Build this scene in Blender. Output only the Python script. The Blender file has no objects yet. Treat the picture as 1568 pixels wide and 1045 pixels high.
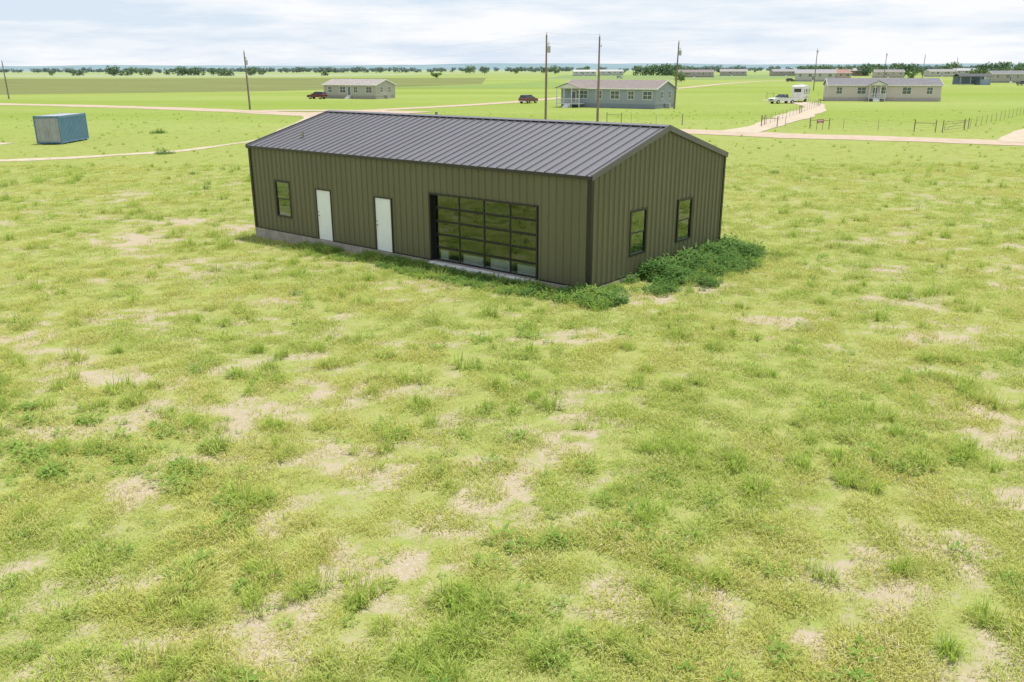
import bpy, numpy as np, math, random
from mathutils import Vector, Matrix, Euler
random.seed(3); rng=np.random.default_rng(11)
SC=bpy.context.scene; COL=SC.collection
# ------------------------------------------------------------ noise
T=rng.random((256,256))
def vn(x,y):
    x=np.asarray(x,float);y=np.asarray(y,float)
    xi=np.floor(x).astype(int);yi=np.floor(y).astype(int);a=x-xi;b=y-yi
    a=a*a*(3-2*a);b=b*b*(3-2*b);x0=xi&255;y0=yi&255;x1=(xi+1)&255;y1=(yi+1)&255
    return (T[x0,y0]*(1-a)+T[x1,y0]*a)*(1-b)+(T[x0,y1]*(1-a)+T[x1,y1]*a)*b
def fbm(x,y,o=4):
    s=0;t=0;w=1.
    for i in range(o):
        s=s+w*vn(x*2**i+17.3*i,y*2**i+5.1*i);t+=w;w*=.5
    return s/t
def sst(a,b,x): 
    t=np.clip((x-a)/(b-a),0,1); return t*t*(3-2*t)
# ------------------------------------------------------------ materials
def newmat(name):
    m=bpy.data.materials.new(name);m.use_nodes=True;nt=m.node_tree;nt.nodes.clear();return m,nt
def nd(nt,t,**k):
    n=nt.nodes.new(t)
    for a,v in k.items(): setattr(n,a,v)
    return n
def mixc(nt,f,a,b,bt='MIX'):
    n=nt.nodes.new('ShaderNodeMix');n.data_type='RGBA';n.blend_type=bt
    for s,v in ((n.inputs[0],f),(n.inputs[6],a),(n.inputs[7],b)):
        if isinstance(v,bpy.types.NodeSocket): nt.links.new(v,s)
        elif isinstance(v,(int,float)): s.default_value=v
        else: s.default_value=(*v,1)
    return n.outputs[2]
def noise(nt,scale,detail=4,vec=None,rough=.6):
    n=nd(nt,'ShaderNodeTexNoise');n.inputs['Scale'].default_value=scale;n.inputs['Detail'].default_value=detail;n.inputs['Roughness'].default_value=rough
    if vec is not None: nt.links.new(vec,n.inputs['Vector'])
    return n.outputs['Fac']
def ramp(nt,fac,a,b,ca=0.,cb=1.):
    n=nd(nt,'ShaderNodeMapRange');n.inputs[1].default_value=a;n.inputs[2].default_value=b;n.inputs[3].default_value=ca;n.inputs[4].default_value=cb
    nt.links.new(fac,n.inputs[0]);return n.outputs[0]
def gpos(nt,scale=None):
    g=nd(nt,'ShaderNodeNewGeometry').outputs['Position']
    if scale:
        m=nd(nt,'ShaderNodeMapping');m.inputs['Scale'].default_value=scale;nt.links.new(g,m.inputs[0]);return m.outputs[0]
    return g
def pm(name,col,rough=.6,metal=0.,var=.18,vs=3.,vstretch=(1,1,1),bump=0.,bs=40.,spec=.5,col2=None):
    m,nt=newmat(name)
    p=nd(nt,'ShaderNodeBsdfPrincipled');o=nd(nt,'ShaderNodeOutputMaterial');nt.links.new(p.outputs[0],o.inputs[0])
    v=gpos(nt,vstretch)
    f=ramp(nt,noise(nt,vs,4,v),.3,.7)
    c2=col2 if col2 else tuple(c*(1-var) for c in col); c1=col if col2 else tuple(min(1,c*(1+var*.5)) for c in col)
    c=mixc(nt,f,c2,c1)
    nt.links.new(c,p.inputs['Base Color'])
    p.inputs['Roughness'].default_value=rough;p.inputs['Metallic'].default_value=metal;p.inputs['Specular IOR Level'].default_value=spec
    if bump:
        b=nd(nt,'ShaderNodeBump');b.inputs['Strength'].default_value=bump;b.inputs['Distance'].default_value=.02
        nt.links.new(noise(nt,bs,3,gpos(nt)),b.inputs['Height']);nt.links.new(b.outputs[0],p.inputs['Normal'])
    return m
def grassmat(name,c1,c2,c3,trans=.42):
    m,nt=newmat(name)
    o=nd(nt,'ShaderNodeOutputMaterial');d=nd(nt,'ShaderNodeBsdfDiffuse');t=nd(nt,'ShaderNodeBsdfTranslucent');mx=nd(nt,'ShaderNodeMixShader')
    mx.inputs[0].default_value=trans
    f=nd(nt,'ShaderNodeAttribute',attribute_name='pv',attribute_type='INSTANCER').outputs['Fac']
    oi=nd(nt,'ShaderNodeObjectInfo').outputs['Random']
    at=nd(nt,'ShaderNodeAttribute',attribute_name='tint')
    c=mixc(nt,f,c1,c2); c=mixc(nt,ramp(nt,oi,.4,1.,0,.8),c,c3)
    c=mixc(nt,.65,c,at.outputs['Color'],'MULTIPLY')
    nt.links.new(c,d.inputs[0]);nt.links.new(c,t.inputs[0])
    nt.links.new(d.outputs[0],mx.inputs[1]);nt.links.new(t.outputs[0],mx.inputs[2]);nt.links.new(mx.outputs[0],o.inputs[0])
    return m
def glassmat(name,tint=(.55,.6,.55),add=.10):
    m,nt=newmat(name);o=nd(nt,'ShaderNodeOutputMaterial');t=nd(nt,'ShaderNodeBsdfTransparent');g=nd(nt,'ShaderNodeBsdfGlossy')
    g.inputs['Roughness'].default_value=.02;t.inputs[0].default_value=(*tint,1)
    fr=nd(nt,'ShaderNodeFresnel');fr.inputs[0].default_value=1.55
    a=nd(nt,'ShaderNodeMath',operation='ADD');a.inputs[1].default_value=add;nt.links.new(fr.outputs[0],a.inputs[0])
    b=nd(nt,'ShaderNodeBump');b.inputs['Strength'].default_value=.05;b.inputs['Distance'].default_value=.05
    nt.links.new(noise(nt,1.5,1,gpos(nt)),b.inputs['Height']);nt.links.new(b.outputs[0],g.inputs['Normal'])
    mx=nd(nt,'ShaderNodeMixShader');nt.links.new(a.outputs[0],mx.inputs[0]);nt.links.new(t.outputs[0],mx.inputs[1]);nt.links.new(g.outputs[0],mx.inputs[2]);nt.links.new(mx.outputs[0],o.inputs[0])
    g.inputs[0].default_value=(.80,.95,.85,1)
    return m
# ------------------------------------------------------------ mesh builder
class MB:
    def __init__(s): s.v=[];s.f=[];s.m=[]
    def quad(s,pts,m=0):
        n=len(s.v);s.v+= [tuple(p) for p in pts];s.f.append(tuple(range(n,n+len(pts))));s.m.append(m)
    def box(s,x0,x1,y0,y1,z0,z1,m=0,M=None):
        P=[(x,y,z) for z in(z0,z1) for y in(y0,y1) for x in(x0,x1)]
        if M is not None: P=[tuple(M@Vector(p)) for p in P]
        n=len(s.v);s.v+=P
        for q in((0,2,3,1),(4,5,7,6),(0,1,5,4),(2,6,7,3),(0,4,6,2),(1,3,7,5)):
            s.f.append(tuple(n+i for i in q));s.m.append(m)
    def cyl(s,p,q,r0,r1,n=10,m=0,cap=True):
        p=Vector(p);q=Vector(q);d=(q-p).normalized();a=d.orthogonal().normalized();b=d.cross(a);k=len(s.v)
        for c,r in((p,r0),(q,r1)):
            for i in range(n):
                t=2*math.pi*i/n;s.v.append(tuple(c+a*math.cos(t)*r+b*math.sin(t)*r))
        for i in range(n):
            j=(i+1)%n;s.f.append((k+i,k+j,k+n+j,k+n+i));s.m.append(m)
        if cap:
            s.f.append(tuple(k+i for i in range(n))[::-1]);s.m.append(m);s.f.append(tuple(k+n+i for i in range(n)));s.m.append(m)
    def prism(s,prof,y0,y1,m=0):
        n=len(s.v);k=len(prof)
        for x,z in prof: s.v.append((x,y0,z))
        for x,z in prof: s.v.append((x,y1,z))
        s.f.append(tuple(range(n,n+k)));s.m.append(m);s.f.append(tuple(range(n+2*k-1,n+k-1,-1)));s.m.append(m)
        for i in range(k):
            j=(i+1)%k;s.f.append((n+j,n+i,n+k+i,n+k+j));s.m.append(m)
    def done(s,name,mats,parent=None,bevel=0,smooth=False):
        me=bpy.data.meshes.new(name);me.from_pydata(s.v,[],s.f)
        for m in mats: me.materials.append(m)
        me.polygons.foreach_set('material_index',s.m)
        if smooth: me.polygons.foreach_set('use_smooth',[True]*len(s.f))
        me.update();o=bpy.data.objects.new(name,me);COL.objects.link(o)
        if parent: o.parent=parent
        if bevel:
            b=o.modifiers.new('b','BEVEL');b.width=bevel;b.segments=2;b.limit_method='ANGLE'
        return o
def empty(name,loc,rz=0.):
    e=bpy.data.objects.new(name,None);COL.objects.link(e);e.location=loc;e.rotation_euler=(0,0,rz);e.empty_display_size=.2;return e
# ------------------------------------------------------------ world / light / camera
w=bpy.data.worlds.new("World");SC.world=w;w.use_nodes=True;nt=w.node_tree;nt.nodes.clear()
SE=math.radians(76);SAZ=math.radians(58)
sk=nd(nt,'ShaderNodeTexSky');sk.sky_type='NISHITA';sk.sun_disc=False;sk.sun_elevation=SE;sk.sun_rotation=SAZ;sk.air_density=1.;sk.dust_density=1.;sk.ozone_density=1.5
tc=nd(nt,'ShaderNodeTexCoord');mp=nd(nt,'ShaderNodeMapping');mp.inputs['Scale'].default_value=(1.2,1.2,9);nt.links.new(tc.outputs['Generated'],mp.inputs[0])
sp=nd(nt,'ShaderNodeSeparateXYZ');nt.links.new(tc.outputs['Generated'],sp.inputs[0])
cf=noise(nt,3.0,5,mp.outputs[0],.6)
hz=mixc(nt,ramp(nt,sp.outputs[2],0.,.6,.88,.15),sk.outputs[0],(6.8,7.8,9.1))
c=mixc(nt,ramp(nt,cf,.42,.60,.0,.92),hz,(8.9,8.95,9.1))
bg=nd(nt,'ShaderNodeBackground');bg.inputs[1].default_value=.112;nt.links.new(c,bg.inputs[0])
ow=nd(nt,'ShaderNodeOutputWorld');nt.links.new(bg.outputs[0],ow.inputs[0])
L=bpy.data.lights.new("sun","SUN");L.energy=4.5;L.angle=math.radians(3.0);L.color=(1,.96,.89)
lo=bpy.data.objects.new("sun",L);COL.objects.link(lo)
sd=Vector((math.sin(SAZ)*math.cos(SE),math.cos(SAZ)*math.cos(SE),math.sin(SE)))
lo.rotation_euler=(-sd).to_track_quat('-Z','Y').to_euler();lo.location=(0,0,60)
cam=bpy.data.cameras.new("camera");co=bpy.data.objects.new("camera",cam);COL.objects.link(co);SC.camera=co
cam.sensor_fit='HORIZONTAL';cam.sensor_width=36;cam.lens=29.79;cam.clip_end=20000;cam.clip_start=.1
co.matrix_world=Matrix.Translation((0,0,7.0))@Matrix.Rotation(math.radians(90-17.83),4,'X')@Matrix.Rotation(-.0025,4,'Z')
SC.view_settings.view_transform='Standard';SC.view_settings.look='None';SC.view_settings.exposure=0
# ------------------------------------------------------------ ground
TH=math.radians(39.5);CX,CY=2.477,26.55;BL,BW=18.16,9.15
def uv2w(u,v): return (CX-u*math.cos(TH)+v*math.sin(TH), CY+u*math.sin(TH)+v*math.cos(TH))
def w2uv(x,y):
    dx=x-CX;dy=y-CY;return (-dx*math.cos(TH)+dy*math.sin(TH), dx*math.sin(TH)+dy*math.cos(TH))
PATCH=[(-1.7,11.2,.9,.7),(-2.3,10.4,.7,.6),(-.7,12.9,.7,.6),(.25,14.3,.6,.6),(-4.9,17,.9,.5),(-5.4,15.5,.6,.5),(-6.5,13.3,.7,.6),(-6.1,14.6,.7,.4),(-3.4,8.95,1.,.7),(-2.9,9.8,.6,.5),
(5.1,10.1,.8,.6),(5,10.9,.6,.5),(1.6,16.2,.6,.5),(1.1,14.9,.5,.5),(8,23.6,1.3,.5),(6.6,11.2,.7,.5),(10.1,16.4,1.,.7),(-9.8,19,1.3,.6),(-11.4,24.4,1.6,.5),(-13.5,22,.9,.5),(-4,18,.7,.4),
(-1.8,28.3,2.2,.6),(3.9,26.2,1.1,.8),(-16.4,36.8,1.3,1.6),(-16.4,41.5,1.2,1.),(-12.8,40.2,1.1,.9),(6.4,27.6,1.2,.8),(9,12.9,.9,.6),(4.3,9.3,.7,.5),(7.4,9.6,.8,.5),(-7.9,26,1.2,.4),(12,22,1.2,.6),(-3.9,12.2,.5,.5),(13.5,30,1.5,.5),(-9,10.8,1.0,.6)]
def bare(x,y):
    n=.4*fbm(x*.33+3,y*.5)+.6*fbm(x*1.4+9,y*2.0+4)
    b=sst(.51,.70,n)*.70
    e=fbm(x*2.6,y*2.6+31)
    for i,(px,py,rx,ry) in enumerate(PATCH):
        d=np.sqrt(((x-px)/(rx*1.15))**2+((y-py)/(ry*1.25))**2)
        s=1.0 if i in(23,24,25) else .80
        b=np.maximum(b,s*sst(1.25,.15,d+(e-.5)*3.4))
    b=b*(1-.8*sst(42,75,y))
    return b
def gz(x,y):
    f=1-sst(40,58,y);f=f*(1-sst(30,45,np.abs(x)))
    z=.16*(fbm(x*.25,y*.25,3)-.55)*f
    u,v=w2uv(x,y)
    near=np.exp(-(np.maximum(0,np.maximum(-u,u-BL))**2+np.maximum(0,np.maximum(-v,v-BW))**2)/8)
    z=z*(1-near)
    z=z-.24*np.exp(-((x+11.6)**2+(y-38.1)**2)/60)+.06*np.exp(-((x-2.5)**2+(y-26.5)**2)/14)
    return z
def axis(a,b,st,lo_,hi):
    c=list(np.arange(a,b+1e-6,st));s=st
    while c[-1]<hi: s*=1.13;c.append(c[-1]+s)
    s=st;l=[]
    x=a
    while x>lo_: s*=1.13;x-=s;l.append(x)
    return np.array(l[::-1]+c)
xs=axis(-26,26,.16,-7000,7000);ys=axis(6,46,.16,-1500,7000)
X,Y=np.meshgrid(xs,ys);Z=gz(X,Y);nx,ny=len(xs),len(ys)
B=bare(X,Y)
me=bpy.data.meshes.new("ground")
V=np.stack([X,Y,Z],-1).reshape(-1,3)
i=np.arange(nx*ny).reshape(ny,nx);F=np.stack([i[:-1,:-1],i[:-1,1:],i[1:,1:],i[1:,:-1]],-1).reshape(-1,4)
me.vertices.add(len(V));me.vertices.foreach_set('co',V.ravel());me.loops.add(F.size);me.loops.foreach_set('vertex_index',F.ravel())
me.polygons.add(len(F));me.polygons.foreach_set('loop_start',np.arange(len(F))*4);me.polygons.foreach_set('use_smooth',np.ones(len(F),bool));me.update(calc_edges=True)
a=me.attributes.new('bare','FLOAT','POINT');a.data.foreach_set('value',B.ravel())
go=bpy.data.objects.new("ground",me);COL.objects.link(go)
m,nt=newmat("ground_grass_soil");p=nd(nt,'ShaderNodeBsdfDiffuse');o=nd(nt,'ShaderNodeOutputMaterial');nt.links.new(p.outputs[0],o.inputs[0])
g=gpos(nt)
fine=noise(nt,24,4,g,.75);mid=noise(nt,1.6,4,g);huge=noise(nt,1.,4,gpos(nt,(.004,.016,1)))
gr=mixc(nt,ramp(nt,mid,.35,.65),(.29,.35,.09),(.38,.38,.155))
gr=mixc(nt,ramp(nt,fine,.38,.68,0,.7),gr,(.19,.225,.06))
sep=nd(nt,'ShaderNodeSeparateXYZ');nt.links.new(g,sep.inputs[0])
farc=mixc(nt,ramp(nt,huge,.4,.6),(.24,.32,.065),(.32,.38,.12))
farc=mixc(nt,ramp(nt,noise(nt,.5,5,g,.8),.3,.7,0,.55),farc,(.19,.25,.07))
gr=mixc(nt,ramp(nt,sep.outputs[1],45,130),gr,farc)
gr=mixc(nt,ramp(nt,sep.outputs[1],300,2600,0,.6),gr,(.34,.40,.30))  # aerial haze painted into the ground colour, growing with distance
so=mixc(nt,ramp(nt,fine,.3,.7),(.33,.27,.19),(.50,.43,.33))
at=nd(nt,'ShaderNodeAttribute',attribute_name='bare')
ad=nd(nt,'ShaderNodeMath',operation='ADD');nt.links.new(at.outputs['Fac'],ad.inputs[0]);nt.links.new(ramp(nt,noise(nt,8,5,g,.75),.3,.7,-.42,.42),ad.inputs[1])
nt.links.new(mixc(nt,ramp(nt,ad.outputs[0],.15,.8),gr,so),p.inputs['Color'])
me.materials.append(m)
# ------------------------------------------------------------ roads and fields
dirt=pm("caliche_dirt",(.52,.42,.33),.95,0,vs=.8,col2=(.42,.33,.25),spec=.1)
pale=pm("pale_caliche",(.54,.47,.37),.95,0,vs=1.2,col2=(.43,.36,.27),spec=.1)
ROADS=[]
def road(name,pts,wd,z,mat,rag=.5,sub=14):
    P=[Vector(q) for q in pts];C=[]
    for i in range(len(P)-1):
        a=P[max(i-1,0)];b=P[i];c=P[i+1];d=P[min(i+2,len(P)-1)]
        n=max(4,int((c-b).length/2.5))
        for k in range(n):
            t=k/n;C.append(.5*((2*b)+(-a+c)*t+(2*a-5*b+4*c-d)*t*t+(-a+3*b-3*c+d)*t**3))
    C.append(P[-1]);mb=MB();L_=[]
    for i,c in enumerate(C):
        t=(C[min(i+1,len(C)-1)]-C[max(i-1,0)]).normalized();n=Vector((-t.y,t.x))
        r1=rag*(float(fbm(i*.35,3.,3))-.5)*2;r2=rag*(float(fbm(i*.35,40.,3))-.5)*2
        row=[c+n*(-wd/2+r1),c,c+n*(wd/2+r2)];L_.append([(q.x,q.y,z) for q in row]);ROADS.append((c.x,c.y,wd/2))
    for i in range(len(L_)-1):
        for k in range(2): mb.quad([L_[i][k],L_[i][k+1],L_[i+1][k+1],L_[i+1][k]][::-1])
    return mb.done(name,[mat])
road("dirt_road",[(-420,300),(-200,222),(-109,187.6),(-66,166),(-33.5,142),(20.4,100.8),(49.4,83.6),(95,60),(160,20)],6.8,.03,dirt,1.4)
road("gravel_road",[(-33,146),(-24,156),(-15,168),(-3,186),(14,221),(60,320),(135,480),(260,640)],4.6,.036,dirt)
road("dirt_driveway",[(25,99),(31,108),(39.2,125),(50,148),(58,168),(61,184),(58,200)],4.6,.042,pale,1.2)
road("dirt_track",[(-75,66),(-55,67),(-39.4,70.5),(-33,75),(-30.1,78),(-27.5,85),(-26,96),(-30,128),(-34,141)],1.4,.02,pale,.9)
road("dirt_path",[(50,84),(55,92),(64,103),(85,125)],5.5,.048,pale,.8)
road("dirt_path",[(-90,80),(-70,82),(-58,85),(-50,84.5)],4.4,.024,pale,1.)
road("dirt_path",[(-45,150),(-40,155),(-25,152),(-15,146)],6.0,.05,dirt,1.)
def field(name,poly,z,c1,c2,st):
    mb=MB();mb.quad([(x,y,z) for x,y in poly]);return mb.done(name,[pm(name+"_crop",c1,.95,0,vs=1.,col2=c2,vstretch=st,spec=.05)])
field("farm_field",[(-420,255),(-150,262),(-79,296),(-14,420),(-20,700),(-900,760)],.03,(.21,.24,.085),(.16,.175,.068),(.012,.05,1))
field("farm_field",[(20,600),(130,560),(420,900),(60,980)],.03,(.19,.27,.11),(.23,.30,.12),(.01,.03,1))
field("farm_field",[(-1400,950),(-200,820),(-50,1250),(-1500,1500)],.03,(.33,.38,.23),(.28,.33,.18),(.006,.02,1))
field("farm_field",[(-60,330),(40,330),(20,520),(-5,420)],.04,(.23,.32,.09),(.19,.26,.08),(.02,.05,1))
ROADS=np.array(ROADS)
# ------------------------------------------------------------ metal building
wallm=pm("olive_wall_panel",(.145,.142,.078),.42,.0,var=.10,vs=.6,vstretch=(1,1,.25),spec=.45)
roofm=pm("charcoal_roof_panel",(.185,.182,.196),.38,.15,var=.07,vs=.4,spec=.5)
blk=pm("black_trim",(.018,.018,.018),.35,0,var=.1,spec=.5)
conc=pm("concrete",(.46,.42,.37),.9,0,vs=3.,col2=(.30,.265,.23),bump=.3,bs=30,spec=.2)
wconc=pm("light_concrete",(.82,.81,.79),.8,0,vs=5,var=.1)
white=pm("white_door_paint",(.82,.86,.87),.4,0,var=.04)
liner=pm("interior_insulation",(.07,.075,.07),.8)
ifl=pm("interior_floor",(.10,.11,.09),.8)
barn=empty("metal_barn",(CX,CY,0),-TH)
Z0,EH,RZ=.2,3.607+.2,.2+3.607+1.238
def profile(Lh,pitch,base,top,h,off=0.):
    pts=[(0,0)];s=off+pitch/2
    while s+base/2<Lh:
        pts+= [(s-base/2,0),(s-top/2,h),(s+top/2,h),(s+base/2,0)]
        s+=pitch
    pts.append((Lh,0));return pts
def wall(mb,Lh,topf,ops,mp,pitch=.305,m=0,zb=Z0):
    pr=profile(Lh,pitch,.10,.045,.038);S=[p[0] for p in pr];O=[p[1] for p in pr]
    br=sorted(set(S+[e for o in ops for e in o[:2]]+[Lh/2]))
    for a,b in zip(br[:-1],br[1:]):
        if b-a<1e-6: continue
        mid=(a+b)/2;oa,ob=np.interp([a,b],S,O)
        ho=[o for o in ops if o[0]<mid<o[1]]
        segs=[];z=zb
        for o in sorted(ho,key=lambda q:q[2]): 
            if o[2]>z: segs.append((z,z,o[2],o[2]))
            z=o[3]
        segs.append((z,z,topf(a),topf(b)))
        for za,zb2,ta,tb in segs: mb.quad([mp(a,oa,za),mp(b,ob,zb2),mp(b,ob,tb),mp(a,oa,ta)],m)
D1=(12.74,13.68);D2=(9.15,10.08);G=(2.13,7.04);WF=(15.45,16.42);WG=[(2.35,3.35),(5.62,6.62)]
mb=MB()
e=lambda s:EH
wall(mb,BL,e,[(a,b,Z0,Z0+2.08) for a,b in(D1,D2)]+[(G[0],G[1],Z0,Z0+2.45),(WF[0],WF[1],.92,2.40)],lambda s,o,z:(-s,-o,z))
gt=lambda s:EH+(RZ-EH)*(1-abs(s-BW/2)/(BW/2))
wall(mb,BW,gt,[(a,b,.92,2.40) for a,b in WG],lambda s,o,z:(o,s,z))
wall(mb,BL,e,[],lambda s,o,z:(-s,BW+o,z))
wall(mb,BW,gt,[],lambda s,o,z:(-BL-o,s,z))
mb.done("walls",[wallm],barn)
mb=MB();mb.quad([(-.25,BW-.25,Z0),(-BL+.25,BW-.25,Z0),(-BL+.25,BW-.25,EH-.05),(-.25,BW-.25,EH-.05)]);mb.quad([(-8.6,.3,Z0),(-8.6,BW-.3,Z0),(-8.6,BW-.3,EH),(-8.6,.3,EH)])
mb.done("interior_liner",[liner],barn)
mb=MB();mb.quad([(-.2,.22,Z0+.004),(-.2,BW-.2,Z0+.004),(-BL+.2,BW-.2,Z0+.004),(-BL+.2,.22,Z0+.004)]);mb.done("interior_floor",[ifl],barn)
mb=MB();mb.box(-BL-.05,.05,-.05,BW+.05,-.6,Z0-.003,0);mb.done("slab",[conc],barn,.01)
mb=MB();mb.box(-G[1]-.02,-G[0]+.02,-.30,-.052,-.1,Z0-.006,0);mb.done("door_apron",[wconc],barn,.01)
oh=.10;rk=.07
mb=MB();slope=math.atan2(RZ-EH,BW/2);cs,sn=math.cos(slope),math.sin(slope)
pr=profile(BL+2*rk,.406,.028,.018,.045)
for side in(0,1):
    for (s0,o0),(s1,o1) in zip(pr[:-1],pr[1:]):
        def P(s,o,t):
            if side==0: yy=-oh+(BW/2+oh)*t; n=(-sn,cs)
            else: yy=BW+oh-(BW/2+oh)*t; n=(sn,cs)
            zz=EH+.03-oh*math.tan(slope)+(BW/2+oh)*t*math.tan(slope)
            return (rk-s,yy+n[0]*o,zz+n[1]*o)
        q=[P(s0,o0,0),P(s1,o1,0),P(s1,o1,1),P(s0,o0,1)]
        mb.quad(q[::-1] if side==0 else q)
mb.done("roof",[roofm],barn)
mb=MB();zr=RZ+.05
for sg in(-1,1):
    M=Matrix.Translation((0,BW/2,zr))@Matrix.Rotation(-sg*slope,4,'X')
    y0,y1=(0,.18) if sg>0 else(-.18,0)
    mb.box(-BL-rk-.01,rk+.01,y0,y1,.035,.05,0,M)
mb.done("ridge_cap",[roofm],barn)
mb=MB()
tl=(BW/2+oh)/cs
for xx0,xx1 in((rk-.01,rk+.035),(-BL-rk-.035,-BL-rk+.01)):
    for sg in(-1,1):
        M=Matrix.Translation((0,BW/2,RZ+.03))@Matrix.Rotation(-sg*slope,4,'X')
        y0,y1=(0.0,tl) if sg>0 else(-tl,0.0)
        mb.box(xx0,xx1,y0,y1,-.13,.06,0,M)
trimm=pm("dark_bronze_trim",(.035,.034,.03),.35,0,var=.1)
mb.done("rake_trim",[pm("rake_trim_grey",(.12,.12,.12),.35)],barn)
mb=MB();mb.box(-BL-rk,rk,-oh-.045,-oh-.005,EH-.09,EH+.015);mb.box(-BL-rk,rk,BW+oh+.005,BW+oh+.045,EH-.09,EH+.015);mb.done("eave_trim",[trimm],barn)
mb=MB()
for x,y in((0,0),(-BL,0),(0,BW),(-BL,BW)):
    sx=1 if x==0 else -1;sy=-1 if y==0 else 1
    mb.box(*sorted((x+sx*.052,x-sx*.08)),*sorted((y+sy*.042,y+sy*.052)),Z0,EH-.03)
    mb.box(*sorted((x+sx*.044,x+sx*.054)),*sorted((y+sy*.041,y-sy*.08)),Z0,EH-.03)
mb.done("corner_trim",[blk],barn)
mb=MB();mb.box(-BL,-D1[1]-.05,-.048,-.040,Z0,Z0+.05);mb.box(-D1[0]+.05,-D2[1]-.05,-.048,-.040,Z0,Z0+.05);mb.box(-D2[0]+.05,-G[1]-.08,-.048,-.040,Z0,Z0+.05);mb.box(-G[0]+.08,0,-.048,-.040,Z0,Z0+.05);mb.box(.040,.048,0,BW,Z0,Z0+.05);mb.done("base_trim",[trimm],barn)
steel=pm("handle_steel",(.35,.33,.3),.3,.9)
for a,b in(D1,D2):
    mb=MB();x0,x1=-b,-a;zt=Z0+2.08
    for q in((x0-.03,x0+.02,Z0,zt+.03),(x1-.02,x1+.03,Z0,zt+.03)): mb.box(q[0],q[1],-.05,.06,q[2],q[3],0)
    mb.box(x0+.02,x1-.02,-.05,.06,zt-.02,zt+.03,0)
    mb.box(x0+.022,x1-.022,-.012,.03,Z0+.015,zt-.022,1)
    mb.box(x0+.02,x1-.02,-.045,-.013,Z0,Z0+.014,2)
    mb.cyl((x0+.09,-.012,Z0+1.0),(x0+.09,-.07,Z0+1.0),.025,.02,10,2);mb.box(x0+.07,x0+.19,-.085,-.068,Z0+.985,Z0+1.01,2)
    mb.cyl((x0+.09,-.012,Z0+1.15),(x0+.09,-.035,Z0+1.15),.028,.028,10,2)
    mb.done("entry_door",[trimm,white,steel],barn,.003)
wglass=glassmat("window_glass",(.45,.5,.45),.2)
def window(mp_s0,s1,z0,z1,face):
    mb=MB()
    def bx(a,b,d0,d1,c,d,m):
        if face=='f': mb.box(-b,-a,-d1,-d0,c,d,m)
        else: mb.box(d0,d1,a,b,c,d,m)
    a,b=mp_s0,s1
    bx(a-.05,a+.03,-.03,.058,z0-.05,z1+.05,0);bx(b-.03,b+.05,-.03,.058,z0-.05,z1+.05,0)
    bx(a+.03,b-.03,-.03,.058,z0-.05,z0+.03,0);bx(a+.03,b-.03,-.03,.058,z1-.03,z1+.05,0)
    zm=(z0+z1)/2
    bx(a+.03,b-.03,-.01,.03,zm-.025,zm+.025,0)
    bx(a+.03,a+.06,-.01,.028,z0+.03,z1-.03,0);bx(b-.06,b-.03,-.01,.028,z0+.03,z1-.03,0)
    bx(a+.06,b-.06,.0,.006,z0+.03,zm-.025,1);bx(a+.06,b-.06,.012,.018,zm+.025,z1-.03,1)
    mb.done("window",[blk,wglass],barn)
window(WF[0],WF[1],.92,2.40,'f')
for a,b in WG: window(a,b,.92,2.40,'g')
mb=MB();x0,x1=-G[1],-G[0];zt=Z0+2.45;yd=.13
mb.box(x0-.06,x0,-.055,.2,Z0,zt+.06,0);mb.box(x1,x1+.06,-.055,.2,Z0,zt+.06,0);mb.box(x0,x1,-.055,.2,zt,zt+.06,0)
R=5;C=4;hs=(zt-Z0)/R;wc=(x1-x0-.16)/C
mb.box(x0,x0+.08,yd,yd+.05,Z0+.01,zt,0);mb.box(x1-.08,x1,yd,yd+.05,Z0+.01,zt,0)
for r in range(R):
    z=Z0+.01+r*hs
    mb.box(x0+.08,x1-.08,yd+.001,yd+.048,z,z+.04,0);mb.box(x0+.08,x1-.08,yd+.001,yd+.048,z+hs-.04,z+hs-.012,0)
    for c in range(1,C): mb.box(x0+.08+c*wc-.025,x0+.08+c*wc+.025,yd+.003,yd+.045,z+.04,z+hs-.04,0)
for r in range(R):
    for c in range(C):
        z=Z0+.01+r*hs;t=random.uniform(-.005,.005)
        mb.quad([(x0+.08+c*wc,yd+.02+t,z+.03),(x0+.08+(c+1)*wc,yd+.02-t,z+.03),(x0+.08+(c+1)*wc,yd+.025-t,z+hs-.03),(x0+.08+c*wc,yd+.025+t,z+hs-.03)],1)
mb.box(x0,x1,yd-.01,yd+.055,Z0-.0,Z0+.008,0)
mb.done("glass_overhead_door",[blk,glassmat("door_glass",(.72,.78,.72),.09)],barn)
mb=MB()
for q in((-6.9,-6.5,.30,.4,.36),(-5.75,-4.8,.3,.42,.34),(-4.45,-3.5,.32,.5,.37),(-3.2,-2.4,.3,.45,.34)): mb.box(q[0],q[1],q[2],q[3],Z0+.006,Z0+q[4],0)
mb.done("stored_boards",[pm("white_board",(.9,.9,.9),.7)],barn)
mb=MB();mb.cyl((-12.5,6,RZ-.5),(-12.5,6,RZ+.12),.06,.06,10,0);mb.cyl((-15.9,1.2,EH+.2),(-15.9,1.2,EH+.62),.05,.05,10,0);mb.done("roof_vent",[steel],barn)
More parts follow.
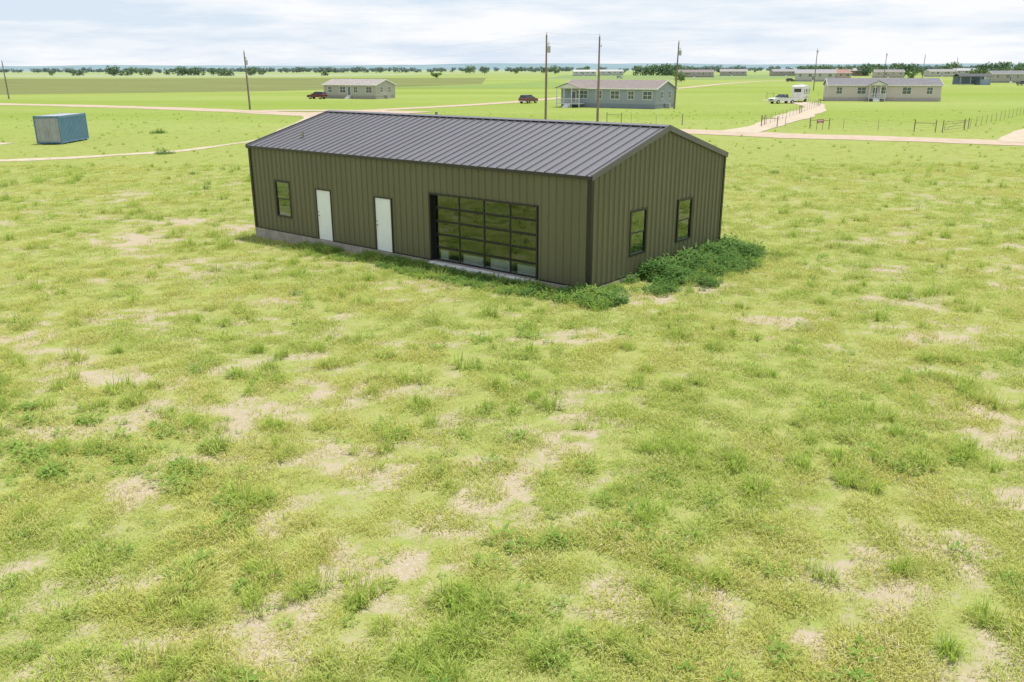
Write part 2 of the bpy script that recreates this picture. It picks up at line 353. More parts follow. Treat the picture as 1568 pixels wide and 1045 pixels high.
# ------------------------------------------------------------ instancing
def scatter(name,pts,rot,scl,idx,protos,pv=None):
    col=bpy.data.collections.new(name+"_kinds")
    for o in protos: col.objects.link(o)
    me=bpy.data.meshes.new(name);me.vertices.add(len(pts));me.vertices.foreach_set('co',np.asarray(pts,float).ravel())
    a=me.attributes.new('rot','FLOAT_VECTOR','POINT');a.data.foreach_set('vector',np.asarray(rot,float).ravel())
    a=me.attributes.new('scl','FLOAT','POINT');a.data.foreach_set('value',np.asarray(scl,float))
    a=me.attributes.new('idx','INT','POINT');a.data.foreach_set('value',np.asarray(idx,np.int32))
    if pv is not None: a=me.attributes.new('pv','FLOAT','POINT');a.data.foreach_set('value',np.asarray(pv,float))
    ob=bpy.data.objects.new(name,me);COL.objects.link(ob)
    ng=bpy.data.node_groups.new(name,'GeometryNodeTree');ng.interface.new_socket('Geometry',in_out='INPUT',socket_type='NodeSocketGeometry');ng.interface.new_socket('Geometry',in_out='OUTPUT',socket_type='NodeSocketGeometry')
    N=ng.nodes;gi=N.new('NodeGroupInput');gout=N.new('NodeGroupOutput');ip=N.new('GeometryNodeInstanceOnPoints');ci=N.new('GeometryNodeCollectionInfo')
    ci.inputs['Collection'].default_value=col;ci.inputs['Separate Children'].default_value=True;ci.inputs['Reset Children'].default_value=True
    ng.links.new(gi.outputs[0],ip.inputs['Points']);ng.links.new(ci.outputs[0],ip.inputs['Instance']);ip.inputs['Pick Instance'].default_value=True
    for an,ty,so in(('idx','INT','Instance Index'),('rot','FLOAT_VECTOR','Rotation'),('scl','FLOAT','Scale')):
        na=N.new('GeometryNodeInputNamedAttribute');na.data_type=ty;na.inputs['Name'].default_value=an
        ng.links.new(na.outputs[0],ip.inputs[so])
    ng.links.new(ip.outputs[0],gout.inputs[0])
    md=ob.modifiers.new('scatter','NODES');md.node_group=ng;return ob
def proto(name,V,F,mat,tint=None):
    me=bpy.data.meshes.new(name);me.from_pydata(V,[],F);me.materials.append(mat)
    if tint is not None:
        a=me.color_attributes.new('tint','FLOAT_COLOR','POINT');a.data.foreach_set('color',np.array([(*t,1) for t in tint],float).ravel())
    me.update();return bpy.data.objects.new(name,me)
def tuft(name,mat,n,rad,hmin,hmax,wd,lean,dry=.1,curl=1.):
    V=[];F=[];Ti=[]
    for _ in range(n):
        a=random.uniform(0,2*math.pi);r=rad*math.sqrt(random.random());bx,by=r*math.cos(a),r*math.sin(a)
        d=a+random.uniform(-.9,.9);h=random.uniform(hmin,hmax);l=random.uniform(*lean);w_=wd*random.uniform(.6,1.3)
        dx,dy=math.cos(d),math.sin(d);sx,sy=-dy*w_/2,dx*w_/2
        k=len(V);t=(random.uniform(.95,1.),random.uniform(.85,.95),random.uniform(.6,.9)) if random.random()<dry else tuple([random.uniform(.8,1.)]*3)
        ln=h
        P=[(0,0),(ln*.5*math.sin(l*.6),ln*.5*math.cos(l*.6))]
        P.append((P[1][0]+ln*.5*math.sin(min(1.9,l*(1+.5*curl))),P[1][1]+ln*.5*math.cos(min(1.9,l*(1+.5*curl)))))
        for j,(q,z) in enumerate(P[:2]):
            ww=1 if j==0 else .8
            V+=[(bx+dx*q-sx*ww,by+dy*q-sy*ww,z-(.01 if j==0 else 0)),(bx+dx*q+sx*ww,by+dy*q+sy*ww,z-(.01 if j==0 else 0))]
        V.append((bx+dx*P[2][0],by+dy*P[2][0],max(.005,P[2][1])))
        F+=[(k,k+1,k+3,k+2),(k+2,k+3,k+4)]
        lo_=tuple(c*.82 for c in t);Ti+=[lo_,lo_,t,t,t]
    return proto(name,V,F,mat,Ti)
def weed(name,mat,n,rad,h,ll,lw):
    V=[];F=[];Ti=[]
    for _ in range(n):
        a=random.uniform(0,2*math.pi);rr=rad*math.sqrt(random.random());z=h*random.random()*(1-.6*(rr/rad)**2)+.02
        c=Vector((rr*math.cos(a),rr*math.sin(a),z));d=a+random.uniform(-1.2,1.2);up=random.uniform(-.3,.7)
        D=Vector((math.cos(d)*math.cos(up),math.sin(d)*math.cos(up),math.sin(up)));S=D.cross(Vector((0,0,1))).normalized();s=random.uniform(.6,1.3)
        k=len(V);t=random.uniform(.6,1.);t=(t,t,t)
        U=S.cross(D)*ll*.12*s
        V+=[tuple(c),tuple(c+D*ll*s*.45-S*lw*s/2+U),tuple(c+D*ll*s),tuple(c+D*ll*s*.45+S*lw*s/2+U)];F.append((k,k+1,k+2,k+3));Ti+=[t]*4
    return proto(name,V,F,mat,Ti)
gA=grassmat("turf_blades",(.64,.67,.21),(.50,.62,.15),(.73,.69,.33))
gT=grassmat("tall_blades",(.47,.60,.13),(.41,.56,.11),(.60,.64,.22))
gD=grassmat("dry_blades",(.75,.66,.45),(.68,.61,.38),(.68,.63,.35),.25)
gW=grassmat("weed_leaves",(.34,.52,.12),(.30,.48,.11),(.44,.56,.15))
gK=grassmat("bush_weed_leaves",(.19,.35,.10),(.16,.30,.085),(.26,.41,.13),.35)
P_=[tuft("grass_a_turf",gA,32,.19,.04,.10,.009,(.4,1.35),.2),tuft("grass_b_turf",gA,32,.21,.05,.13,.009,(.3,1.25),.25),
    tuft("grass_c_dry",gD,20,.22,.04,.12,.008,(.6,1.4),.4),tuft("grass_d_tall",gT,40,.09,.10,.28,.011,(.1,1.05),.1,1.3),
    weed("grass_e_weed",gW,22,.10,.07,.07,.03)]
def sample(n,y0,y1,pw):
    u=rng.random(n);k=1-pw;y=(y0**k+(y1**k-y0**k)*u)**(1/k)
    x=(rng.random(n)*2-1)*(.64*y+3);return x,y
def keep(x,y,z=.1):
    u,v=w2uv(x,y);k=~((u>-.12)&(u<BL+.12)&(v>-.12)&(v<BW+.12))
    k&=~((u>G[0])&(u<G[1])&(v>-.36)&(v<.2))
    idx=np.where(y>58)[0]
    for i0 in range(0,len(idx),4000):
        ii=idx[i0:i0+4000];d=np.sqrt((x[ii,None]-ROADS[None,:,0])**2+(y[ii,None]-ROADS[None,:,1])**2)-ROADS[None,:,2]
        k[ii]&=(d.min(1)>.4)
    return k
x1,y1=sample(86000,6.5,66,.95)
b=bare(x1,y1);th=fbm(x1*2.4+7,y1*2.4,3)
k=keep(x1,y1)&(rng.random(len(x1))>b*1.0)&(rng.random(len(x1))<sst(.30,.62,th)*.70+.30)
x1,y1,b1,th=x1[k],y1[k],b[k],th[k]
tall=fbm(x1*.5+50,y1*.5+20,3)
r=rng.random(len(x1));ix=np.where(r<.5,0,1)
ix=np.where(rng.random(len(x1))<.08+.3*b1,2,ix)
ix=np.where((tall>.50)&(th>.52)&(rng.random(len(x1))<.08),3,ix)
ix=np.where((fbm(x1*.4+80,y1*.4,3)>.5)&(rng.random(len(x1))<.035),4,ix)
ix=np.where((x1<-5.5)&(np.abs(y1-15.5)<2)&(rng.random(len(x1))<.2)&(ix<2),4,ix)
sc=(.5+.85*sst(.3,.75,th))*(1+y1/80)*rng.uniform(.7,1.3,len(x1))
x2,y2=sample(8000,60,150,.6);k=keep(x2,y2);x2,y2=x2[k],y2[k]
ix2=np.where(rng.random(len(x2))<.06,3,np.where(rng.random(len(x2))<.5,0,1));s2=rng.uniform(1.0,1.7,len(x2))
tp=[(6,13.4),(6.15,13.25),(5.85,13.5),(-5,16.1),(1.4,8.95),(1.6,9.0),(-7.3,16.7),(5.5,8.95),(5.4,14.2),(9.2,18.6),(5.7,10.7),(4.5,10.6),(-3,10),(-4.1,9.7),(2.2,12.2),(11,20),(7,25),(9.5,25.5),(-1.6,16.3),(.6,17.6),(3.6,18),(-8,12.4),(3.1,21),(-6,20.5),(-11,17),(5.9,14.5),(-3.6,9.9),(2.9,10.5),(7.6,15.6)]
tx=[];ty=[];ts=[]
for q in tp:
    for j in range(4): tx.append(q[0]+random.gauss(0,.10));ty.append(q[1]+random.gauss(0,.10));ts.append(random.uniform(.9,1.4))
xx=np.concatenate([x1,x2,tx]);yy=np.concatenate([y1,y2,ty]);ii=np.concatenate([ix,ix2,np.full(len(tx),3)]);ss=np.concatenate([sc,s2,ts])
pv=sst(.38,.62,fbm(xx*.3+11,yy*.3+70,4))
rot=np.stack([rng.normal(0,.08,len(xx)),rng.normal(0,.08,len(xx)),rng.random(len(xx))*6.283],-1)
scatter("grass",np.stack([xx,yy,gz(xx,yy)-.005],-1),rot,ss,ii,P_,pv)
Q=[weed("weeds_a",gK,90,.26,.40,.15,.05),weed("weeds_b",gK,70,.22,.30,.13,.045),weed("weeds_c",gW,70,.2,.22,.12,.042),tuft("weeds_d",gT,50,.12,.2,.42,.015,(.1,.9),.05)]
wp=[];ws=[];wi=[]
for _ in range(820):
    v=random.uniform(1.3,9.9);out=.12+abs(random.gauss(0,1))*1.05
    if out>2.7 or vn(v*1.3+3,out*1.3+8)<.2+.25*(v<3): continue
    x,y=CX+v*math.sin(TH)+out*math.cos(TH),CY+v*math.cos(TH)-out*math.sin(TH)
    wp.append((x,y));ws.append(random.uniform(.75,1.45)*(1.1-.18*out)*(.75 if v<3 else 1.));wi.append(random.choice([0,0,1,1,2,3]))
for _ in range(50):
    v=random.uniform(-.3,1.5);out=.12+random.random()**2*1.
    x,y=CX+v*math.sin(TH)+out*math.cos(TH),CY+v*math.cos(TH)-out*math.sin(TH)
    wp.append((x,y));ws.append(random.uniform(.4,.85));wi.append(random.choice([1,2,3]))
for _ in range(1000):
    u=random.uniform(-1.4,14.5);out=.16+random.random()**1.3*1.3
    if G[0]-.1<u<G[1]+.1: out+=.24
    x,y=uv2w(u,-out)
    if vn(u*1.1+4,out*.7)<.33: continue
    wp.append((x,y));ws.append(random.uniform(.55,1.2)*(1.05-.25*out)*(1.2 if u<2.2 else .9));wi.append(random.choice([2,2,2,3,3,1,1] if u<9 else [2,3,2]))
for cx,cy,n,s in((12.5,26.3,4,.6),(-7,26.6,3,.6),(-30.3,75,10,1.5),(-40.7,100,10,1.7),(-19,52,4,.9),(-22,60,4,1.),(18,60,4,1.)):
    for _ in range(n): wp.append((cx+random.gauss(0,.3*s),cy+random.gauss(0,.3*s)));ws.append(s*random.uniform(.5,.9));wi.append(random.choice([0,1,2]))
wp=np.array(wp);rot=np.stack([rng.normal(0,.1,len(wp)),rng.normal(0,.1,len(wp)),rng.random(len(wp))*6.283],-1)
scatter("weeds",np.column_stack([wp,gz(wp[:,0],wp[:,1])-.02]),rot,ws,wi,Q,rng.random(len(wp)))
# ------------------------------------------------------------ distant trees
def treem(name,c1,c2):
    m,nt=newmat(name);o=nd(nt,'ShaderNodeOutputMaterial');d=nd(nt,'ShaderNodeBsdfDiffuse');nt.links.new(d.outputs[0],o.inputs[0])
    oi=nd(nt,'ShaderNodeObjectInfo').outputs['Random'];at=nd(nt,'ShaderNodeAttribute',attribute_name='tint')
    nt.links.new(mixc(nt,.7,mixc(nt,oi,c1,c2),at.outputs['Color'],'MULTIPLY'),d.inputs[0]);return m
def tree(name,mat,h,wd,n=420):
    V=[];F=[];Ti=[]
    def limb(p,q,r0,r1):
        p=Vector(p);q=Vector(q);k=len(V);d=(q-p).normalized();a=d.orthogonal().normalized();b=d.cross(a)
        for c,r in((p,r0),(q,r1)):
            for i in range(5): t=i*1.2566;V.append(tuple(c+a*r*math.cos(t)+b*r*math.sin(t)));Ti.append((.5,.4,.35))
        for i in range(5): j=(i+1)%5;F.append((k+i,k+j,k+5+j,k+5+i))
    limb((0,0,0),(0,0,h*.4),h*.03,h*.02)
    lobes=[]
    for i in range(10):
        a=random.uniform(0,6.28);r=wd*.33*random.random()**.5*1.2;z=h*random.uniform(.25,.8);c=(r*math.cos(a),r*math.sin(a),z)
        lobes.append((c,wd*random.uniform(.14,.25)));limb((0,0,h*.2),c,h*.014,h*.005)
    for _ in range(n):
        c,R=random.choice(lobes);d=Vector([random.gauss(0,1) for _ in range(3)]).normalized()*R*random.uniform(.5,1.12);d.z*=.8
        p=Vector(c)+d;n_=(d.normalized()+Vector([random.gauss(0,.5) for _ in range(3)])).normalized();a=n_.orthogonal().normalized();b=n_.cross(a);s=wd*random.uniform(.03,.06)
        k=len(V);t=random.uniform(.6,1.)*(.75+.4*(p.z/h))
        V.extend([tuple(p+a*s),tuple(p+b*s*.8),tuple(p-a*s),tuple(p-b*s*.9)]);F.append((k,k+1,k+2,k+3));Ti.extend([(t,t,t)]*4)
    return proto(name,V,F,mat,Ti)
def treerow(name,pts,c1,c2,hr):
    m=treem(name+"_foliage",c1,c2)
    PR=[tree(name+"_kind_%s"%c,m,1.,w_) for c,w_ in zip("abcd",(.95,1.2,1.5,1.9))]
    n=len(pts);pts=np.array(pts)
    return scatter(name,np.column_stack([pts,np.full(n,-.3)]),np.column_stack([np.zeros(n),np.zeros(n),rng.random(n)*6.28]),rng.uniform(hr[0],hr[1],n),rng.integers(0,4,n),PR)
def row(xa,ya,xb,yb,n,j,gap=0.):
    out=[]
    for i in range(n):
        t=random.random()
        if vn(t*n*.12+ya,.5)<gap: continue
        out.append((xa+(xb-xa)*t+random.gauss(0,j),ya+(yb-ya)*t+random.gauss(0,j*1.5)))
    return out
far=row(-1500,2300,1500,2100,420,40,.34)+row(-900,1700,100,1700,60,20,.5)+row(200,1500,1000,1400,100,25,.35)
treerow("distant_treeline",far,(.23,.31,.29),(.27,.35,.31),(7,13))  # paler, bluer foliage colours have distance haze baked in
mid=row(-520,1050,-350,1030,16,9,.2)+row(-330,980,-200,960,9,8,.3)+row(120,900,190,880,12,10)+row(250,800,560,720,60,14,.25)+row(330,660,520,600,20,10,.2)+row(-60,1200,90,1150,8,20,.3)
treerow("tree_belt",mid,(.18,.27,.16),(.23,.32,.18),(6,12))  # foliage colours carry a little painted distance haze
near=[(86,460),(89,464),(-52,620),(251,480),(225,500)]
treerow("pasture_trees",near,(.18,.28,.10),(.22,.32,.12),(4.5,7))
mb=MB();n=260
for i in range(n):
    def hp(k): x=-7000+14000*k/n; return x,14+16*float(fbm(x*.0011+4,2.,4))+8*float(fbm(x*.004,9.,4))
    xa,ha=hp(i);xb,hb=hp(i+1)
    mb.quad([(xa,3900,-1),(xb,3900,-1),(xb,4400,hb),(xa,4400,ha)]);mb.quad([(xa,4400,ha),(xb,4400,hb),(xb,6200,hb*.8),(xa,6200,ha*.8)])
mb.done("distant_hills",[pm("hazed_wooded_hill",(.24,.33,.36),1.,0,vs=1.,col2=(.19,.27,.30),vstretch=(.004,.004,.1),spec=0)])  # blue-grey of the hills is atmospheric haze put into the base colour
# ------------------------------------------------------------ utility poles
wood=pm("weathered_pole_wood",(.26,.20,.15),.9,0,vs=2,vstretch=(4,4,.6),var=.35)
metalg=pm("galvanised_grey",(.45,.46,.47),.5,.4)
PT=[]
def pole(x,y,h,arm=False,can=False,lean=0.,az=-.65):
    e=empty("utility_pole",(x,y,0),az);e.rotation_euler=(0,lean,az)
    mb=MB();mb.cyl((0,0,-.3),(0,0,h),.16,.10,12,0);mb.done("shaft",[wood],e)
    mb=MB();mb.cyl((0,0,h),(0,0,h+.28),.03,.05,8,1);mb.box(-.05,.35,-.03,.03,h-1.25,h-1.18,0);mb.cyl((.3,0,h-1.2),(.3,0,h-.95),.05,.04,8,1)
    if arm:
        mb.box(.1,.17,-1.2,1.2,h-.75,h-.62,0)
        for t in(-1.1,-.5,.5,1.1): mb.cyl((.13,t,h-.62),(.13,t,h-.42),.04,.05,8,1)
    if can:
        mb.cyl((.42,0,h-2.3),(.42,0,h-1.45),.22,.22,12,1);mb.cyl((.42,0,h-1.45),(.42,0,h-1.3),.22,.1,12,1);mb.box(.1,.2,-.06,.06,h-2.1,h-1.6,1);mb.cyl((.42,.1,h-1.35),(.42,.1,h-1.05),.035,.02,6,1)
    mb.cyl((.09,.14,0),(.09,.14,h*.6),.03,.03,6,1)
    mb.done("hardware",[wood,metalg],e);PT.append((x,y,h))
pole(-47.5,159.5,10.,can=True,lean=-.02);pole(4.7,120.6,11.3,can=True,lean=.004);pole(11.4,116,10.9);pole(29.2,157.5,11.4,can=True,lean=.02)
pole(97.8,286,12.6,arm=True);pole(-126,221,9.,lean=-.03);pole(147,350,12.4,arm=True);pole(176,380,12.2);pole(235,470,12)
mb=MB()
def wire(a,b,sag,dz):
    pr=None
    for i in range(17):
        t=i/16;p=Vector((a[0]+(b[0]-a[0])*t,a[1]+(b[1]-a[1])*t,(a[2]+dz)*(1-t)+(b[2]+dz)*t-sag*4*t*(1-t)))
        if pr is not None: mb.cyl(pr,p,.005,.005,4,0,False)
        pr=p
for i,j,s in((5,0,1.6),(0,1,1.4),(1,2,.1),(1,3,.6),(3,4,2.),(4,6,1.4),(6,7,.8)):
    wire(PT[i],PT[j],s,.25);wire(PT[i],PT[j],s*1.1,-1.)
mb.done("power_line",[pm("wire_grey",(.35,.35,.35),.6)])
# ------------------------------------------------------------ fences
def fence(pts,step=3.2,hh=1.2):
    mb=MB()
    for (xa,ya),(xb,yb) in zip(pts[:-1],pts[1:]):
        Ld=math.hypot(xb-xa,yb-ya);n=max(1,int(Ld/step))
        for i in range(n+1):
            t=i/n;x=xa+(xb-xa)*t;y=ya+(yb-ya)*t;r=.055 if i in(0,n) else .024
            mb.cyl((x,y,-.1),(x+random.gauss(0,.02),y,hh+random.uniform(-.04,.08)+(.15 if r>.05 else 0)),r,r*.9,6,0 if r>.05 else 1)
        for z in(.25,.5,.75,1.0,1.15): mb.cyl((xa,ya,z),(xb,yb,z),.004,.004,4,1,False)
        dx,dy=(xb-xa)/Ld,(yb-ya)/Ld
        mb.cyl((xa+dx*2.2,ya+dy*2.2,-.1),(xa+dx*2.2,ya+dy*2.2,1.3),.05,.05,6,0);mb.cyl((xa,ya,1.0),(xa+dx*2.2,ya+dy*2.2,1.0),.035,.035,6,0)
    mb.done("wire_fence",[pm("fence_wood",(.26,.20,.15),.9,var=.3),pm("fence_steel",(.26,.23,.19),.7,.3)])
fence([(13,119),(22,112.5)]);fence([(31.5,110),(36,105.2),(46,99.5),(48.5,98)]);fence([(53,102),(84,142),(110,178)]);fence([(31.5,110),(46,140),(59,168),(68,214)]);fence([(62,214),(95,230)])
mb=MB()
for z in(.3,.6,.9,1.15): mb.cyl((48.6,97.8,z),(52.8,101.8,z),.02,.02,6,0)
mb.cyl((48.6,97.8,.3),(48.6,97.8,1.15),.022,.022,6,0);mb.cyl((52.8,101.8,.3),(52.8,101.8,1.15),.022,.022,6,0);mb.cyl((48.6,97.8,.3),(52.8,101.8,1.15),.018,.018,6,0)
mb.done("farm_gate",[pm("gate_steel",(.25,.17,.14),.6,.4)])
e=empty("roadside_sign",(36.4,103,0),.1)
mb=MB();mb.cyl((-.36,0,-.1),(-.36,0,1.2),.03,.03,8);mb.cyl((.36,0,-.1),(.36,0,1.2),.03,.03,8);mb.done("posts",[wood],e)
mb=MB();mb.box(-.42,.42,-.06,-.035,.78,1.22,0);mb.box(-.36,.36,-.066,-.061,1.05,1.15,1);mb.box(-.25,.25,-.066,-.061,.85,.93,1);mb.done("panel",[pm("sign_red",(.5,.07,.12),.5),pm("sign_white",(.8,.8,.8),.5)],e)
# ------------------------------------------------------------ shipping container
e=empty("shipping_container",(-44.0,85,0),math.radians(2.3))
blue=pm("container_blue",(.09,.20,.32),.55,.1,vs=1.2,col2=(.13,.24,.34));rust=pm("container_faded",(.42,.44,.46),.7,.1,vs=1.5,col2=(.32,.33,.35))
mb=MB()
def corr(n0,n1,fn,m):
    s=n0;prs=[]
    while s<n1-.05: prs+= [(s,0),(s+.07,-.0),(s+.11,-.045),(s+.18,-.045),(s+.22,0)];s+=.28
    prs=[q for q in prs if q[0]<n1]+[(n1,0)]
    for (a,oa),(b,ob) in zip(prs[:-1],prs[1:]):
        if b-a>1e-4: mb.quad([fn(a,oa,.27),fn(b,ob,.27),fn(b,ob,2.5),fn(a,oa,2.5)],m)
corr(.1,5.96,lambda s,o,z:(o-.01,s,z),0);corr(.1,5.96,lambda s,o,z:(-2.43-o,s,z),0);corr(.1,2.34,lambda s,o,z:(-s,6.05+o,z),0)
for x in(-2.44,-.12):
    for y in(0,5.94): mb.box(x,x+.12,y,y+.12,.12,2.72,0)
for x in(-2.44,-.1):
    mb.box(x,x+.1,.12,5.94,.12,.27,0);mb.box(x,x+.1,.12,5.94,2.5,2.7,0)
for y in(0,5.94): mb.box(-2.32,-.12,y+.01,y+.11,.12,.27,0);mb.box(-2.32,-.12,y+.01,y+.11,2.5,2.7,0)
mb.box(-2.34,-.1,.1,5.96,2.66,2.69,1);mb.box(-2.4,-.05,.1,5.9,.2,.26,0)
for k in range(2): mb.box(-2.31+k*1.1,-1.23+k*1.1+.0,.03,.06,.28,2.49,1)
for x in(-2.05,-1.5,-.95,-.4): mb.cyl((x,.01,.2),(x,.01,2.6),.02,.02,6,2)
for x in(-1.5,-.95): mb.box(x-.2,x+.2,-.0,.02,1.1,1.14,2)
for z in(.6,1.2,1.8,2.3): mb.box(-2.34,-2.2,.0,.03,z,z+.1,2);mb.box(-.24,-.1,.0,.03,z,z+.1,2)
mb.box(-2.3,-2.1,.2,.4,-.1,.12,0);mb.box(-.3,-.1,.2,.4,-.1,.12,0);mb.box(-2.3,-2.1,5.6,5.8,-.1,.12,0);mb.box(-.3,-.1,5.6,5.8,-.1,.12,0)
mb.done("container_body",[blue,rust,metalg],e)
# ------------------------------------------------------------ mobile homes
shade_glass=pm("home_window_glass",(.10,.12,.14),.1,0,spec=.8)
wtrim=pm("home_white_trim",(.78,.78,.76),.6)
def home(x,y,rz,Lh,Wh,wc,rc,wh=3.3,rh=1.25,nwin=5,porch=None,door=.45,name="mobile_home",shut=False):
    e=empty(name,(x,y,0),rz)
    sid=pm("vinyl_siding",wc,.7,0,var=.08,vs=2,vstretch=(.2,.2,8));sk_=pm("skirting",tuple(c*.8 for c in wc),.8);rf=pm("shingle_roof",rc,.9,0,vs=1.5,var=.2)
    mb=MB();mb.box(.03,Lh-.03,.03,Wh-.03,-.1,.75,1);mb.box(0,Lh,0,Wh,.75,wh,0)
    for xx in(0.,Lh): mb.quad([(xx,0,wh),(xx,Wh,wh),(xx,Wh/2,wh+rh)],0)
    n=int((wh-.8)/.22)
    for i in range(n): z=.8+i*.22;mb.box(-.012,Lh+.012,-.012,-.001,z,z+.02,0)
    mb.done("walls",[sid,sk_],e)
    mb=MB();sl=math.atan2(rh,Wh/2);t=(Wh/2+.35)/math.cos(sl)
    for sg in(-1,1):
        M=Matrix.Translation((0,Wh/2,wh+rh))@Matrix.Rotation(-sg*sl,4,'X')
        mb.box(-.3,Lh+.3,*( (0,t) if sg>0 else(-t,0)),0,.09,0,M)
        mb.box(-.34,Lh+.34,*( (t+.002,t+.05) if sg>0 else(-t-.05,-t-.002)),-.08,.1,1,M)
        for xx in((-.35,-.302),(Lh+.302,Lh+.35)): mb.box(xx[0],xx[1],*( (0,t) if sg>0 else(-t,0)),-.12,.1,1,M)
    mb.cyl((Lh*.3,Wh*.6,wh+rh*.6),(Lh*.3,Wh*.6,wh+rh+.35),.07,.07,8,1);mb.cyl((Lh*.7,Wh*.4,wh+rh*.6),(Lh*.7,Wh*.4,wh+rh+.25),.06,.06,8,1)
    mb.done("roof",[rf,wtrim],e)
    mb=MB()
    def win(face,c,w_,h_,z):
        def bx(a,b,d0,d1,c0,c1,m):
            if face=='f': mb.box(a,b,-d1,-d0,c0,c1,m)
            elif face=='r': mb.box(Lh+d0,Lh+d1,a,b,c0,c1,m)
            else: mb.box(-d1,-d0,a,b,c0,c1,m)
        bx(c-w_/2,c+w_/2,.013,.03,z,z+h_,1)
        for a,b,c0,c1 in((c-w_/2-.1,c-w_/2,z-.1,z+h_+.1),(c+w_/2,c+w_/2+.1,z-.1,z+h_+.1),(c-w_/2,c+w_/2,z-.1,z),(c-w_/2,c+w_/2,z+h_,z+h_+.1),(c-.03,c+.03,z,z+h_),(c-w_/2,c-.03,z+h_/2-.03,z+h_/2+.03),(c+.03,c+w_/2,z+h_/2-.03,z+h_/2+.03)): bx(a,b,.013,.06,c0,c1,0)
        if shut:
            for a in(c-w_/2-.5,c+w_/2+.12): bx(a,a+.36,.013,.05,z-.05,z+h_+.05,2)
    for i in range(nwin):
        c=Lh*(i+.5)/nwin
        if abs(c/Lh-door)<.06: c+=Lh*.09
        win('f',c,1.7 if i%2 else 1.1,1.35,wh-1.85)
    win('r',Wh*.3,.9,1.2,wh-1.75);win('r',Wh*.7,.9,1.2,wh-1.75);win('l',Wh*.5,.9,1.2,wh-1.75)
    c=Lh*door;mb.box(c-.55,c+.55,-.05,-.013,.78,2.95,0);mb.box(c-.4,c+.4,-.07,-.052,.85,2.8,2)
    mb.done("windows_and_door",[wtrim,shade_glass,pm("shutter",(.16,.17,.2),.6)],e)
    mb=MB()
    if porch:
        a,b,dp,roofed=porch
        mb.box(a,b,-dp,-.07,.62,.75,0)
        for xx in np.linspace(a+.06,b-.06,4):
            mb.box(xx-.06,xx+.06,-dp,-dp+.12,-.1,wh-.05 if roofed else 1.7,0)
        mb.box(a,b,-dp+.03,-dp+.09,1.55,1.64,0);mb.box(a,b,-dp+.03,-dp+.09,.95,1.0,0)
        for xx in np.arange(a+.2,b,.25): mb.box(xx,xx+.04,-dp+.04,-dp+.08,1.0,1.55,0)
        for k in range(4): mb.box(c-.6,c+.6,-dp-.3*(k+1),-dp-.3*k,-.1,.62-.16*k,0)
        if roofed:
            mx_=(a+b)/2
            for sg in(-1,1):
                mb.quad([(mx_,-dp-.3,wh+.95),(mx_,Wh*.3,wh+.95),(mx_+sg*((b-a)/2+.3),Wh*.05,wh-.02),(mx_+sg*((b-a)/2+.3),-dp-.3,wh-.02)],1)
            mb.quad([(a,-dp,wh),(b,-dp,wh),(mx_,-dp,wh+.85)],0)
    else:
        for k in range(4): mb.box(c-.6,c+.6,-.07-.3*(k+1),-.07-.3*k-.003,-.1,.75-.17*k,0)
    mb.box(Lh+.15,Lh+1.0,Wh*.45,Wh*.45+.7,-.05,.85,2)
    mb.done("porch_and_steps",[wtrim,rf,metalg],e)
    return e
home(9.5,168.3,math.atan2(-10.8,16.2),19.6,8.6,(.33,.37,.42),(.25,.21,.20),3.5,1.35,6,(.2,5.2,2.2,True),.14)
home(-46.9,221,math.atan2(-7.,13.),16,8.,(.48,.45,.41),(.34,.31,.29),3.3,1.2,4,None,.5)
home(69.8,194.5,math.atan2(-5.,22.),23.,8.2,(.64,.56,.55),(.19,.185,.20),3.4,1.3,5,(8.2,11.6,2.,True),.42)
home(132,700,-.1,27,9,(.45,.38,.36),(.24,.20,.20),4,1.7,5)
home(236,800,.1,26,9,(.42,.36,.34),(.32,.30,.31),4,1.8,5);home(195,830,-.2,24,9,(.44,.40,.39),(.34,.31,.30),4,1.8,4)
home(152,475,-.3,20,10,(.55,.54,.52),(.32,.31,.32),4.3,1.8,4);home(176,500,.1,16,9,(.50,.38,.34),(.34,.20,.17),4.2,1.8,4)
home(290,790,0,28,10,(.42,.28,.25),(.4,.36,.34),4.5,2,5);home(330,700,.1,22,9,(.55,.53,.5),(.3,.28,.28),4,1.6,5)
home(262,640,-.2,20,9,(.5,.46,.42),(.25,.23,.22),4,1.6,4);home(90,900,.1,24,9,(.6,.6,.58),(.45,.45,.45),4,1.6,4);home(380,760,-.1,30,10,(.55,.55,.53),(.4,.4,.42),4.4,1.8,5)
home(214,352,.25,15,6,(.68,.68,.68),(.55,.55,.57),3.6,.5,4);home(60,860,.0,22,9,(.6,.6,.6),(.5,.5,.5),4,1.6,4);home(228,420,-.1,18,8,(.45,.42,.40),(.2,.2,.21),4,1.4,4)
e=empty("open_shed",(186.5,368,0),-.1)
mb=MB()
for xx_ in(0,4,8,12):
    for yy_ in(0,7): mb.box(xx_-.1,xx_+.1,yy_-.1,yy_+.1,-.1,3.4,2)
mb.box(-.4,12.4,7.12,7.2,.2,3.3,1);mb.box(8.5,12.1,.5,6.8,0,2.2,1)
M=Matrix.Translation((0,3.5,4.4))
for sg in(-1,1):
    R_=M@Matrix.Rotation(-sg*.26,4,'X');mb.box(-.6,12.6,*((0,4.2) if sg>0 else(-4.2,0)),0,.1,0,R_)
mb.done("shed_frame",[pm("dark_shed_roof",(.05,.05,.055),.5),pm("shed_blue",(.35,.45,.60),.6),metalg],e)
